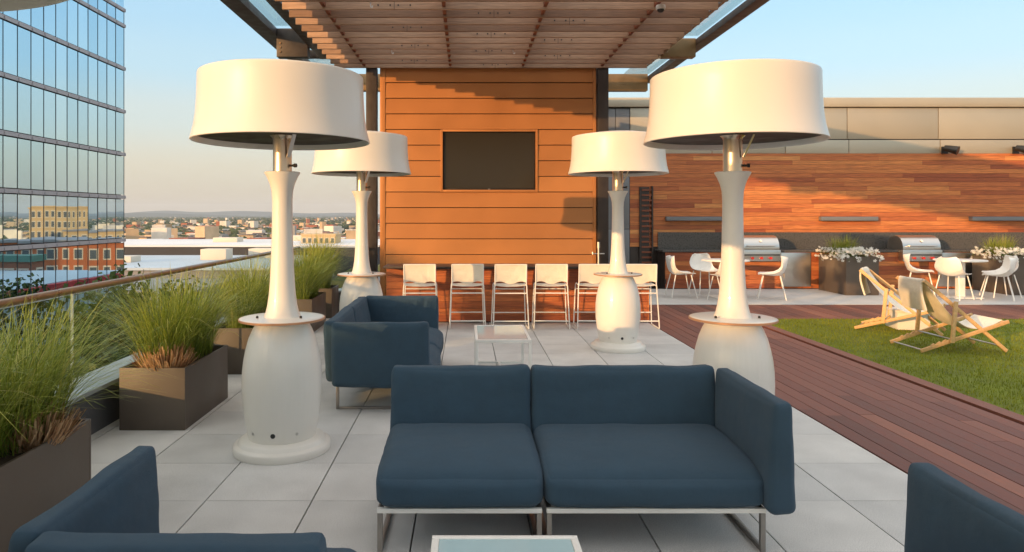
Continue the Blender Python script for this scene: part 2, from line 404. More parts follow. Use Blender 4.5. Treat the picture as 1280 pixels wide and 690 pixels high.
for y in (-.6, 5.4, 11.4):
    for x0, x1 in ((-3.075, -2.573), (3.193, 3.715)):
        e = MB().box(x0, x1, y - .09, y + .09, PZ + .01, PZ + (.47 if x0 < 0 else .31)).build('outrigger', M['bronze' if x0 < 0 else 'gold'], pg, bevel=.004)
        xm = x0 + .06
        for zz in (.09, .16, .23): MB().tube([(xm, y - .105, PZ + zz), (xm, y - .089, PZ + zz)], .016, 8).build('bolt', M['rail'], e, smooth=True)
MB().box(-3.075, 3.715, 14.30, 14.48, PZ + .0, PZ + .34).build('edge_beam', M['gold'], pg, bevel=.004)
MB().box(-3.075, 3.715, 12.75, 12.85, PZ + .32, PZ + .46).build('cross_beam', M['beam'], pg, bevel=.004)
for x0, x1, m in ((-1.745, -1.56, 'bronze'), (2.28, 2.47, 'bronze')):
    MB().box(x0, x1, 12.13, 12.32, -.05, PZ + .02).build('post', M[m], pg, bevel=.004)
for y0, y1 in ((-.4, 5.2), (5.6, 11.2), (11.6, 14.2)):
    MB().box(-3.075, -2.575, y0, y1, PZ + .475, PZ + .487).build('glazing', M['glass'], pg)
    MB().box(3.195, 3.715, y0, y1, PZ + .315, PZ + .327).build('glazing', M['glass'], pg)
cdm = thing('dome_camera', 'small white dome camera under the wooden slats', 'camera', ((825 - 583) / 873 * 8.55, 8.55 - .03, PZ))
MB().lathe([(.055, 0), (.06, -.03), (.058, -.05)], 24).build('housing', M['white'], cdm, smooth=True)
MB().lathe([(.043, -.0505), (.040, -.07), (.022, -.085), (.004, -.088)], 20).build('lens_dome', M['black'], cdm, smooth=True)
hk = MB()
hk.tube([(0, 0, 0), (0, 0, -.05), (.008, 0, -.075), (.024, 0, -.075), (.026, 0, -.05)], .007, 8)
hme = hk.mesh('hook', M['steel'], smooth=True)
for i, (x, y) in enumerate(((-1.15, 8.39), (-1.15, 10.78), (.72, 10.78))):
    o = link('hook', hme); o.location = (x, y - .02, PZ + .004)
    tag(o, ['small steel hook under the slats above the nearer lamps, closest to the sky', 'small steel hook under the slats towards the sunlit slat ends above the copper wall', 'small steel hook under the slats straight above the television'][i], 'hook', 'steel hooks under the pergola')

# ------------------------------------------------------------------ right hand building
WY = 15.95
wb = thing('wood_clad_wall', 'red and orange hardwood plank wall behind the barbecue area', 'wall', (0, WY, 0))
b = MB(); z = .9
while z < 2.98:
    x = 3.73 - rnd.random() * 2
    while x < 25:
        L = rnd.uniform(.9, 3.0); a, c = max(x, 3.73), min(x + L, 25); b.tint = min(1, max(0, rnd.gauss(.45, .24)))
        if c - a > .03: b.box(a + .0012, c - .0012, -.024, 0, z, z + .094)
        x += L
    z += .0985
b.build('planks', M['clad'], wb)
MB().box(3.73, 25, .002, .35, -.05, 3.0).build('core', M['bronze'], wb)
mp_ = thing('metal_panel_wall', 'champagne metal panel band with a coping above the plank wall', 'wall', (0, WY, 0))
b = MB()
def prow(z0, z1, xs):
    for a, c in zip(xs, xs[1:]):
        b.tint = rnd.random(); b.box(a + .008, c - .008, -.03, .02, z0 + .006, z1 - .006)
prow(3.35, 4.07, [3.73, 5.95, 8.68, 10.76, 12.85, 14.9, 17, 19, 21, 23, 25]); prow(3.02, 3.34, [3.73, 5.6, 7.27, 8.72, 10.80, 12.9, 15, 17, 19, 21, 23, 25])
b.build('panels', M['panel'], mp_, bevel=.004)
MB().box(2.2, 25, .022, .40, 3.0, 4.06).build('core', M['bronze'], mp_)
b = MB(); b.tint = .5; b.box(2.2, 25.1, -.10, .45, 4.08, 4.29); b.build('coping', M['panel'], mp_, bevel=.01)
gw = thing('grey_panel_wall', 'blue grey metal panel wall in shade beside the plank wall', 'wall', (0, WY, 0))
b = MB()
for a, c in ((2.2, 2.9), (2.9, 3.4), (3.4, 3.725)):
    for z0, z1 in ((-.04, 1.3), (1.3, 2.6), (2.6, 3.55), (3.55, 4.05)): b.box(a + .006, c - .006, -.028, .02, z0 + .005, z1 - .005)
b.build('panels', M['greypanel'], gw, bevel=.003)
MB().box(2.2, 3.72, .022, .35, -.05, 2.998).build('core', M['bronze'], gw)
gt = thing('slatted_gate', 'dark narrow slatted timber gate at the end of the plank wall', 'gate', (4.08, WY - .03, 0))
b = MB()
for i in range(19): b.tint = rnd.uniform(0, .1); b.box(-.09, .13, -.05, -.03, .05 + i * .118, .09 + i * .118)
b.build('slats', M['joist'], gt)
MB().box(-.14, .08, -.028, .0, .0, 2.26).build('backing', M['bronze'], gt); MB().box(.132, .165, -.06, .0, -.01, 2.28).build('frame', M['bronze'], gt)

# low counter below the plank wall
bc = thing('barbecue_counter', 'long hardwood fronted outdoor kitchen counter with dark stone splashback', 'counter', (0, 15.3, 0))
b = MB(); z = .02
while z < .80:
    x = 4.35 - rnd.random() * 2
    while x < 25:
        L = rnd.uniform(.9, 2.6); a, c = max(x, 4.35), min(x + L, 25); b.tint = min(1, max(0, rnd.gauss(.28, .2)))
        if c - a > .03: b.box(a + .0012, c - .0012, -.024, 0, z, z + .094)
        x += L
    z += .0985
b.build('front', M['clad'], bc)
MB().box(4.35, 25, .002, .62, -.05, .80).build('core', M['bronze'], bc)
MB().box(4.30, 25, -.045, .62, .812, .845).build('worktop', M['granite'], bc, bevel=.004)
MB().box(4.36, 25, .596, .622, .847, 1.23).build('splashback', M['granite'], bc)
for x0, x1 in ((6.87, 7.52), (10.30, 11.1), (13.9, 14.6)):
    d = MB().box(x0, x1, -.052, -.026, .06, .80).build('fridge_door', M['steel'], bc, bevel=.006)
    MB().tube([(x0 + .06, -.085, .25), (x0 + .06, -.085, .72)], .012, 8).bar((x0 + .06, -.05, .27), (x0 + .06, -.085, .27), .012, .012).bar((x0 + .06, -.05, .70), (x0 + .06, -.085, .70), .012, .012).build('handle', M['steel'], d, smooth=True)

def make_grill(x, label):
    t = thing('gas_grill', label, 'grill', (x, 15.2, .62), 0, 'stainless gas grills in the counter')
    w = .43
    MB().box(-w, w, -.08, .55, 0, .245).build('body', M['steel'], t, bevel=.008)
    b = MB()
    prof = [(-.05, .25), (-.055, .30), (-.03, .40), (.04, .49), (.14, .54), (.27, .55), (.42, .50), (.50, .40), (.52, .25)]
    n0 = len(b.v)
    for sx in (-w + .02, w - .02):
        for (yy, zz) in prof: b.v.append((sx, yy, zz))
    L = len(prof)
    for i in range(L): j = (i + 1) % L; b.f.append((n0 + i, n0 + j, n0 + L + j, n0 + L + i)); b.t.append(.5)
    b.f.append(tuple(n0 + i for i in range(L))); b.f.append(tuple(n0 + L + i for i in range(L))[::-1]); b.t += [.5, .5]
    h = b.build('hood', M['steel'], t, smooth=True, angle=30)
    MB().tube([(-.30, -.105, .335), (.30, -.105, .335)], .014, 10).bar((-.28, -.04, .335), (-.28, -.105, .335), .015, .015).bar((.28, -.04, .335), (.28, -.105, .335), .015, .015).build('handle', M['steel'], h, smooth=True)
    MB().lathe([(.03, 0), (.03, .012), (.012, .016)], 16).build('gauge', M['whitemetal'], h).matrix_local = Matrix.Translation((.02, -.012, .435)) @ Matrix.Rotation(R(52), 4, 'X')
    MB().box(-w + .03, w - .03, -.10, -.081, .125, .15).build('drip_ledge', M['black'], t)
    for dx in (-.2, .0, .2):
        MB().tube([(dx, -.08, .07), (dx, -.135, .07)], .028, 16).build('knob', M['red'], t, smooth=True)
    return t
make_grill(6.38, 'stainless gas grill with a rounded hood between the lamp neck and the fridge door')
make_grill(9.88, 'stainless gas grill with a rounded hood just past the flower planter')

for i, (x0, x1) in enumerate(((4.53, 5.85), (8.03, 9.32), (11.45, 12.9))):
    t = thing('wall_shelf', ['slim grey shelf on the plank wall, nearest the copper wall', 'slim grey shelf on the plank wall above the flower planter', 'slim grey shelf on the plank wall above the white dining table'][i], 'shelf', ((x0 + x1) / 2, WY, 1.54), 0, 'slim shelves on the plank wall')
    w = (x1 - x0) / 2
    MB().box(-w, w, -.15, -.026, -.045, .045).build('shelf_box', M['greypanel'], t, bevel=.002)
    for sx in (-w + .05, w - .05): MB().box(sx - .02, sx + .02, -.0262, -.002, -.035, .035).build('bracket', M['bronze'], t)
for i, x in enumerate((10.9, 12.52)):
    t = thing('spotlight', ['black wall spotlight above the plank wall, straight over the grill', 'black wall spotlight above the plank wall, over the white dining table'][i], 'spotlight', (x, WY - .03, 3.1), 0, 'black spotlights on the metal panels')
    MB().box(-.08, .06, -.03, 0, -.08, .08).tube([(-.02, -.03, 0), (-.02, -.16, .03)], .014, 8).build('bracket', M['black'], t)
    MB().tube([(-.06, -.10, .04), (-.02, -.17, .02), (.10, -.30, -.04)], [.065, .075, .10], 16).build('lamp_head', M['black'], t, smooth=True, angle=50)

# ------------------------------------------------------------------ patio heaters
def make_heater():
    t = thing('patio_heater', 'x', 'patio heater', (0, 0, 0), 0, 'white patio heaters shaped like table lamps')
    MB().lathe([(.322, 0), (.326, .012), (.326, .045), (.318, .056), (.30, .060), (.292, .066), (.286, .082), (.268, .094), (.20, .10)], 72).build('base', M['white'], t, smooth=True, angle=60)
    fl = lambda a, z: 1 + (.006 * (.5 + .5 * math.cos(44 * a)) if .3 < z < .78 else 0)
    prof = [(.224, .096), (.234, .15), (.246, .22), (.257, .30), (.264, .38), (.266, .46), (.263, .55), (.254, .63), (.240, .70), (.221, .77), (.197, .83), (.172, .875)]
    v = MB().lathe(prof, 132, fl).build('vase', M['white'], t, smooth=True, angle=60)
    for a, r, m in ((-90, .016, 'black'), (-128, .010, 'steel'), (-52, .010, 'steel')):
        c, s_ = math.cos(R(a)), math.sin(R(a))
        MB().tube([(.228 * c, .228 * s_, .16), (.2385 * c, .2385 * s_, .16)], r, 14).build('screw', M[m], v, smooth=True)
    rg = MB().lathe([(.165, .872), (.262, .882), (.283, .890), (.287, .897), (.283, .904), (.262, .908), (.10, .912)], 72).build('ring', M['white'], t, smooth=True, angle=60)
    MB().lathe([(.2865, .888), (.2895, .890), (.2895, .901), (.2865, .903)], 72).build('edge_band', M['copperband'], rg, smooth=True)
    for a in (-150, -30, 90):
        MB().lathe([(.009, .908), (.009, .922), (.004, .926)], 10, cx=.17 * math.cos(R(a)), cy=.17 * math.sin(R(a))).build('screw', M['black'], rg, smooth=True)
    MB().lathe([(.125, .911), (.112, .94), (.100, .99), (.090, 1.06), (.083, 1.15), (.077, 1.27), (.072, 1.42), (.069, 1.58), (.068, 1.70), (.072, 1.77), (.084, 1.82), (.103, 1.865), (.119, 1.892), (.120, 1.90), (.112, 1.903), (.05, 1.903)], 56).build('neck', M['white'], t, smooth=True, angle=60)
    MB().lathe([(.063, 1.90), (.063, 2.12), (.066, 2.135), (.10, 2.165)], 40).build('pipe', M['pipe'], t, smooth=True)
    MB().tube([(.06, -.02, 1.945), (.088, -.03, 1.945)], .008, 8).tube([(.088, -.03, 1.945), (.105, -.036, 1.945)], .014, 8).build('knob', M['black'], t, smooth=True)
    MB().bar((.055, -.05, 2.0), (.11, -.10, 2.16), .03, .004).build('guard', M['steel'], t)
    out = [(.606, 2.11), (.596, 2.145), (.582, 2.20), (.570, 2.28), (.563, 2.38), (.560, 2.47), (.559, 2.546), (.556, 2.556), (.548, 2.560), (.30, 2.60), (.02, 2.615)]
    inn = [(.05, 2.58), (.30, 2.565), (.535, 2.53), (.545, 2.47), (.548, 2.38), (.556, 2.28), (.567, 2.20), (.582, 2.15), (.594, 2.110), (.600, 2.106), (.606, 2.11)]
    sh = MB().lathe(out[::-1] + inn[::-1][:0] , 96, close=False)
    sh = MB(); sh.lathe([(q_ * .985, z_) for q_, z_ in inn[:-1] + out], 96, close=True).build('shade', M['white'], t, smooth=True, angle=60)
    MB().lathe([(.10, 2.150), (.45, 2.150), (.573, 2.146), (.570, 2.165), (.10, 2.17)], 72).build('heat_plate', M['plate'], t, smooth=True)
    return t
h0 = make_heater()
h0.location = (-1.265, 4.8, 0)
h0['label'] = 'white patio heater beside the bronze planter with its base in full view'
dup(h0, (-1.265, 8.44, 0), 0, 'white lamp shaped patio heater standing behind the navy corner sofa by the railing')
dup(h0, (1.83, 8.44, 0), 0, 'white lamp shaped patio heater standing in front of the bar stools')
dup(h0, (1.83, 4.8, 0), 0, 'white lamp shaped patio heater standing behind the arm of the navy sofa beside the deck')
dup(h0, (-1.265, 1.15, 0), 0, 'closest white patio heater, only its shade rim in view against the tower')

# ------------------------------------------------------------------ sofas
def cushion(name, m, parent, size, rad, puff=(0, 0, 0), M4=None, taper=0, seed=0, n=22, roll=None, ear=0):
    """soft rounded slab: rounded edges, swollen faces, faint wrinkles"""
    hx, hy, hz = [s / 2 for s in size]
    def sp(i):                                              # finer steps towards the edges
        t = i / n * 2 - 1; return math.copysign(1 - (1 - abs(t)) ** 1.7, t)
    bm = bmesh.new(); V = {}
    def vert(u, v, w):
        key = (round(u, 5), round(v, 5), round(w, 5))
        if key in V: return V[key]
        p = Vector((u * hx, v * hy, w * hz)); q = Vector([max(-h + rad, min(h - rad, c)) for c, h in zip(p, (hx, hy, hz))])
        d = p - q
        if d.length > 1e-9: p = q + d.normalized() * rad
        fu, fv, fw = (1 - u * u), (1 - v * v), (1 - w * w)
        p.x += math.copysign(puff[0] * fv * fw, u) * abs(u) ** 3; p.y += math.copysign(puff[1] * fu * fw, v) * abs(v) ** 3; p.z += math.copysign(puff[2] * fu * fv, w) * abs(w) ** 3
        if roll:                                            # the front edge of a seat rolls over
            t_ = max(0, min(1, (-hy + roll[0] - p.y) / roll[0])); p.z -= roll[1] * t_ ** 2.3 * max(0, w * .5 + .5)
        if ear and w > 0: p.z += ear * w * abs(u) ** 7 - .4 * ear * fu
        if taper: p.y *= 1 - taper * (w * .5 + .5)
        nn = noise.noise((p.x * 4 + seed, p.y * 4, p.z * 4)) * .008 + noise.noise((p.x * 9 + seed, p.y * 14, p.z * 15)) * .0035
        p += d.normalized() * nn if d.length > 1e-9 else Vector((0, 0, 0))
        if M4 is not None: p = M4 @ p
        V[key] = bm.verts.new(p); return V[key]
    G = [sp(i) for i in range(n + 1)]
    for ax in range(3):
        for sgn in (-1, 1):
            for i in range(n):
                for j in range(n):
                    c = []
                    for (a, b_) in ((i, j), (i + 1, j), (i + 1, j + 1), (i, j + 1)):
                        t = [0, 0, 0]; t[ax] = sgn; t[(ax + 1) % 3] = G[a]; t[(ax + 2) % 3] = G[b_]; c.append(vert(*t))
                    if sgn < 0: c.reverse()
                    bm.faces.new(c)
    me = bpy.data.meshes.new(name); bm.to_mesh(me); bm.free(); me.materials.append(m)
    me.polygons.foreach_set('use_smooth', [True] * len(me.polygons))
    return link(name, me, parent)
T = Matrix.Translation
def sofa_module(t, x0, x1, depth, arm_l=False, arm_r=False, fwd=.08, seed=0):
    """local frame: the sitter looks towards -y, front edge of the frame at y=0"""
    w = x1 - x0; xc = (x0 + x1) / 2; d = depth
    f = MB()
    q = .011
    f.box(x0, x1, 0, .022, .186, .208).build('front_rail', M['whitemetal'], t, bevel=.002)
    MB().box(x0, x1, d - .022, d, .186, .208).build('back_rail', M['whitemetal'], t, bevel=.002)
    for x in (x0 + .001, x1 - .025):
        s = MB().box(x, x + .024, .001, .025, 0, .185).box(x, x + .024, d - .025, d - .001, 0, .185).box(x, x + .024, .0252, d - .0252, 0, .022).box(x, x + .024, .0252, d - .0252, .187, .207)
        s.build('leg_frame', M['greysteel'], t, bevel=.002)
    cushion('seat', M['navy'], t, (w + .014, d + .01, .215), .062, (.006, .02, .016), T((xc, d / 2 - .022, .315)), seed=seed, roll=(.36, .06))
    bw = (x1 - x0) + .014
    cushion('back_cushion', M['navy'], t, (bw, .165, .50), .04, (.003, .016, .010), T((xc, d + .03, .475)) @ Matrix.Rotation(R(-5), 4, 'X'), taper=.30, seed=seed + 3, ear=.014)
    for on, xa in ((arm_l, x0 - .052), (arm_r, x1 + .052)):
        if on: cushion('arm', M['navy'], t, (d + .02 + fwd, .135, .52), .04, (.006, .012, .010), T((xa, (d + .02 - fwd) / 2, .465)) @ Matrix.Rotation(R(90), 4, 'Z'), taper=.32, seed=seed + 7, ear=.012)
sa = thing('sofa', 'navy two seat sofa with one arm on thin legs, back cushions towards the television', 'sofa', (0, 3.32, 0))
sofa_module(sa, -.425, .360, .70, seed=1)
sofa_module(sa, .382, 1.425, .70, arm_r=True, seed=5)
sb = thing('sofa', 'navy sofa with two arms facing sideways beside the low white table', 'sofa', (-.28, 6.68, 0), R(90))
sofa_module(sb, -.90, -.02, .80, arm_l=True, fwd=-.03, seed=11)
sofa_module(sb, .02, .90, .80, arm_r=True, fwd=-.03, seed=17)
sc = thing('armchair', 'navy lounge seat in the near corner by the dark planter', 'armchair', (0, 2.60, 0), R(180))
sofa_module(sc, .39, 1.17, .66, arm_r=True, seed=23)
sd = thing('armchair', 'navy lounge seat next to the deck, only its arm in view', 'armchair', (0, 2.40, 0), R(180))
sofa_module(sd, -1.55, -.78, .68, arm_l=True, seed=29)

def make_table(loc, label):
    t = thing('coffee_table', label, 'table', loc, 0, 'low white glass topped tables')
    w, d, h, q = .265, .45, .43, .013
    f = MB()
    for sx in (-1, 1):
        for sy in (-1, 1):
            x, y = sx * (w - q), sy * (d - q)
            MB().box(x - q, x + q, y - q, y + q, 0, h - .031).build('leg', M['whitemetal'], t, bevel=.002)
    f.box(-w, w, -d, -d + .026, h - .03, h).box(-w, w, d - .026, d, h - .03, h).box(-w, -w + .026, -d + .027, d - .027, h - .03, h).box(w - .026, w, -d + .027, d - .027, h - .03, h)
    f.build('frame', M['whitemetal'], t, bevel=.002)
    MB().box(-w + .0272, w - .0272, -d + .0272, d - .0272, h - .012, h - .003).build('glass_top', M['toptable'], t)
    MB().box(-w + .027, w - .027, d - .024, d - .003, .02, .042).box(-w + .027, w - .027, -d + .003, -d + .024, .02, .042).box(-.011, .011, -d + .025, d - .025, .02, .042).build('stretcher', M['whitemetal'], t, bevel=.002)
    return t
t0 = make_table((.14, 2.11, 0), 'low white table with a pale glass top in front of the navy two seat sofa')
dup(t0, (.35, 7.05, 0), 0, 'low white table with a glass top between the navy sofas and the bar stools')

# ------------------------------------------------------------------ bar stools
def make_stool():
    t = thing('bar_stool', 'x', 'stool', (0, 0, 0), 0, 'white sling bar stools along the bar')
    f = MB(); r = .0085
    for s in (-1, 1):
        f.tube([(s * .222, -.205, .915), (s * .222, -.17, .63), (s * .228, -.165, .60), (s * .25, -.235, .03), (s * .25, -.225, .010), (s * .25, -.205, .009), (s * .25, .195, .009), (s * .25, .215, .012), (s * .25, .223, .03), (s * .228, .185, .60), (s * .222, .175, .615), (s * .222, .15, .62), (s * .222, -.165, .61)], r, 8)
    f.tube([(-.222, -.205, .912), (.222, -.205, .912)], r, 8); f.tube([(-.23, -.18, .505), (.23, -.18, .505)], r, 8); f.tube([(-.23, .19, .53), (.23, .19, .53)], r, 8)
    f.build('frame', M['whitemetal'], t, smooth=True)
    for y, z in ((-.219, .115), (.212, .18)):
        MB().tube([(-.247, y, z), (.247, y, z)], r, 8).build('foot_rail', M['whitemetal'], t, smooth=True)
    b = MB(); b.grid(lambda u, v: ((u - .5) * .444, -.205 + v * .035 + .035 * (1 - (2 * u - 1) ** 2) * (.3 + .7 * v) + .006 * noise.noise((u * 5, v * 4, 1)), .912 - .262 * v - .02 * (v ** 3) * math.cos((u - .5) * 9)), 16, 10)
    b.build('backrest', M['cream'], t, smooth=True, solid=.004, angle=80)
    b = MB(); b.grid(lambda u, v: ((u - .5) * .446, -.165 + v * .32, .617 - .03 * (1 - (2 * u - 1) ** 2) * math.sin(math.pi * min(1, .15 + v)) + .004 * noise.noise((u * 5, v * 5, 8))), 16, 10)
    b.build('seat', M['cream'], t, smooth=True, solid=.004, angle=80)
    return t
s0 = make_stool()
slab = ['white sling bar stool half hidden by the far arm of the navy sofa', 'white sling bar stool crossed by a lamp shadow, next to the sofa end', 'white sling bar stool just behind the left legs of the low white table', 'white sling bar stool just past the low white table, in clear view', 'white sling bar stool partly behind the vase of a patio heater', 'white sling bar stool at the deck end of the bar, behind a patio heater']
slab[2] = 'white sling bar stool straight behind the low white table'
sx = [(503 + 546) / 2, (563 + 605) / 2, (617 + 659) / 2, (670 + 712) / 2 - 1, 744, 801]
for i, px in enumerate(sx):
    loc = ((px - 583) / 873 * 9.92, 10.08 + rnd.uniform(-.02, .02), 0); rz = rnd.uniform(-.05, .05)
    if i == 0: s0.location = loc; s0.rotation_euler.z = rz; s0['label'] = slab[0]
    else: dup(s0, loc, rz, slab[i])

# ------------------------------------------------------------------ planters with ornamental grass
def grass_mesh(name, spots, nb, hmin, hmax, spread, w=.0032, seed=1, m='grass', limit=None):
    """fountain of arching blades; limit = (x half width, y half width) keeps the feet inside the box"""
    r = random.Random(seed); b = MB()
    for (cx, cy) in spots:
        for _ in range(nb):
            a = r.random() * 6.283; q = r.random() ** .5 * .13
            x, y = cx + q * math.cos(a), cy + q * math.sin(a)
            if limit: x = max(-limit[0], min(limit[0], x)); y = max(-limit[1], min(limit[1], y))
            h = r.uniform(hmin, hmax); a2 = a + r.gauss(0, .6); e = r.random() ** .7; sp = spread * (.08 + .92 * e); droop = (.1 + .9 * e) * r.uniform(.1, .62)
            ww = w * r.uniform(.6, 1.3); t0 = min(1, max(0, r.gauss(.35, .2))); prev = None; side = r.gauss(0, .12)
            for k in range(8):
                t = k / 7; d = sp * (t ** 1.35); z = h * (1.25 * t - .25 * t * t - droop * t ** 2.6)
                an = a2 + side * t; px, py = -math.sin(an), math.cos(an)
                wk = ww * (1 - t) ** .55 * min(1, .5 + t * 2) + .0003
                c = (x + math.cos(an) * d, y + math.sin(an) * d, z)
                L, Rr = (c[0] - px * wk, c[1] - py * wk, c[2]), (c[0] + px * wk, c[1] + py * wk, c[2])
                if prev: b.tint = min(1, max(0, t0 - .15 + .42 * t)); b.quad(prev[0], prev[1], Rr, L)
                prev = (L, Rr)
    return b.mesh(name, M[m])
def stub_mesh(seed):
    r = random.Random(seed); b = MB()
    for _ in range(650):
        a = r.random() * 6.283; q = r.random() ** .5 * .13; h = r.uniform(.07, .2) * (1 - (q / .16) ** 2 * .5); a2 = a + r.gauss(0, .4); l_ = q * .5 + r.uniform(0, .03)
        b.tint = min(1, max(0, r.gauss(.5, .25))); x, y = q * math.cos(a), q * math.sin(a); w = r.uniform(.002, .004); px, py = -math.sin(a2) * w, math.cos(a2) * w
        b.quad((x - px, y - py, 0), (x + px, y + py, 0), (x + px + math.cos(a2) * l_, y + py + math.sin(a2) * l_, h), (x - px + math.cos(a2) * l_, y - py + math.sin(a2) * l_, h))
    return b.mesh('dry_grass_stump', M['straw'])
def make_planter(w, d, h):
    t = thing('planter', 'x', 'planter', (0, 0, 0), 0, 'bronze planters along the glass railing')
    b = MB(); th = .018
    b.box(-w, w, -d, -d + th, 0, h).box(-w, w, d - th, d, 0, h).box(-w, -w + th, -d + th, d - th, 0, h).box(w - th, w, -d + th, d - th, 0, h)
    b.build('box', M['planter'], t, bevel=.003)
    MB().box(-w + th, w - th, -d + th, d - th, .02, h - .05).build('soil', M['soil'], t)
    return t
pl0 = make_planter(.245, .47, .466)
GM = [grass_mesh('ornamental_grass', [(-.03, -.12), (.05, .25), (-.06, .36), (.02, .1), (-.04, -.26)], 270, .44, .84, .70, seed=s, limit=(.21, .44)) for s in (3, 4, 5)]
SM = [stub_mesh(s) for s in (1, 2)]
PX = -2.345
rows = [(3.44, 'bronze planter of tall grass nearest the viewer, its long side in shade'), (5.68, 'bronze planter of tall grass with a sunlit front and a dry stump'),
        (7.52, 'bronze planter of tall grass partly behind the nearer patio heater vase'), (9.97, 'low bronze planter of tall grass between the heater neck and the navy sofa'),
        (11.2, 'bronze planter of tall grass in the far corner of the glass railing'), (2.36, 'unseen planter of grass added beside the viewer to cast shade'), (1.28, 'second unseen planter of grass added beside the viewer to cast shade'), (.2, 'unseen planter of grass added level with the viewer to cast shade'), (-.9, 'unseen planter of grass added behind the viewer to cast shade'), (-2.0, 'last unseen planter of grass added behind the viewer to cast shade')]  # planters beside and behind the viewer are unseen, added to cast shade
for i, (y, lab) in enumerate(rows):
    ln = 1.0 if i != 4 else .6
    if i == 0: pl0.location = (PX, y, 0); pl0['label'] = lab
    else: dup(pl0, (PX, y, 0), 0, lab, scale=None if ln == 1 else (1, ln, 1))
    gl_ = ['tall green ornamental grass in the planter nearest the viewer', 'tall green ornamental grass behind a dry stump in the sunlit planter', 'tall green ornamental grass leaning past the nearer heater neck', 'tall green ornamental grass in the low planter just before the railing corner', 'upright golden grass clump in the far corner of the glass railing', 'unseen tall grass added for shade in the planter beside the viewer', 'unseen tall grass added for shade in the second planter beside the viewer', 'unseen tall grass added for shade in the planter level with the viewer', 'unseen tall grass added for shade in the planter behind the viewer', 'unseen tall grass added for shade in the last planter behind the viewer'][i]
    o = link('ornamental_grass', GM[i % 3]); o.location = (PX, y, .415); o.rotation_euler.z = [0, 0, .1, 3.14, .2, 0, 3.1, 0, 3.1, .1][i]
    if i > 4: o.scale = (1, 1, 1.5)  # unseen clumps stretched taller to shade the near seats
    if i == 4: o.scale = (.9, .7, 1.25)
    tag(o, gl_, 'grass', 'ornamental grasses in the planters')
    if i < 3:
        q = link('dry_grass_stump', SM[i % 2]); q.location = (PX + (.02 if i == 1 else .08), y - (.30 if i == 1 else -.18), .415); q.scale = (1.25, 1.1, 1.15)
        tag(q, ['brown cut back grass stump in the planter nearest the viewer', 'brown cut back grass stump at the front of the sunlit planter', 'brown cut back grass stump in the planter behind the heater vase'][i], 'dry grass', 'dry grass stumps')
# flower planters on the patio
def flower_planter(x, y, label, seed):
    r = random.Random(seed)
    t = thing('flower_planter', label + ' planter', 'planter', (x, y, 0), 0, 'flower planters on the patio')
    w, d, h, th = .33, .55, .78, .02
    MB().box(-w, w, -d, -d + th, 0, h).box(-w, w, d - th, d, 0, h).box(-w, -w + th, -d + th, d - th, 0, h).box(w - th, w, -d + th, d - th, 0, h).build('box', M['planter'], t, bevel=.004)
    MB().box(-w + th, w - th, -d + th, d - th, .02, h - .05).build('soil', M['soil'], t)
    o = link('ornamental_grass', grass_mesh('ornamental_grass', [(0, .1), (.1, .2), (-.1, .25)], 160, .3, .55, .3, seed=seed)); o.location = (x, y, .74); tag(o, 'short green grass rising behind the white flowers, ' + label, 'grass', 'short grasses in the flower planters')
    b = MB(); c = MB()
    for _ in range(520):
        px, py = r.uniform(-w - .10, w + .10), r.uniform(-d - .10, d); e = max(abs(px) - w, abs(py) - d, 0)
        pz = .78 + r.uniform(-.02, .13) - e * 1.3; a = r.random() * 6.28; l_ = r.uniform(.03, .06)
        b.tint = r.random(); b.quad((px, py, pz), (px + l_ * math.cos(a) - .012 * math.sin(a), py + l_ * math.sin(a) + .012 * math.cos(a), pz + .02), (px + 1.6 * l_ * math.cos(a), py + 1.6 * l_ * math.sin(a), pz), (px + l_ * math.cos(a) + .012 * math.sin(a), py + l_ * math.sin(a) - .012 * math.cos(a), pz + .02))
    for _ in range(330):
        px, py = r.uniform(-w - .12, w + .12), r.uniform(-d - .12, d); e = max(abs(px) - w, abs(py) - d, 0); pz = .84 + r.uniform(-.02, .10) - e * 1.4; c.tint = r.random()
        tl = Vector((r.gauss(0, .5), -1 + r.gauss(0, .4), .7)).normalized(); u = tl.orthogonal().normalized(); v = tl.cross(u); R_ = r.uniform(.022, .036)
        for k in range(5):
            a = k * 1.2566; p1 = u * math.cos(a) + v * math.sin(a); p2 = u * math.cos(a + .5) + v * math.sin(a + .5); p0 = u * math.cos(a - .5) + v * math.sin(a - .5); o_ = Vector((px, py, pz))
            c.quad(o_, o_ + p0 * R_ * .8, o_ + p1 * R_ * 1.25 + tl * .004, o_ + p2 * R_ * .8)
    fl = thing('white_flowers', 'white flowers spilling over, ' + label, 'flowers', (x, y, 0), 0, 'white flowers in the planters')
    b.build('leaves', M['leaf'], fl); c.build('blossoms', M['petal'], fl)
flower_planter(7.97, 14.05 + .55, 'tall bronze, between the fridge door and the far grill', 5)
flower_planter(11.3, 14.05 + .55, 'tall bronze, behind the right hand dining chairs', 6)

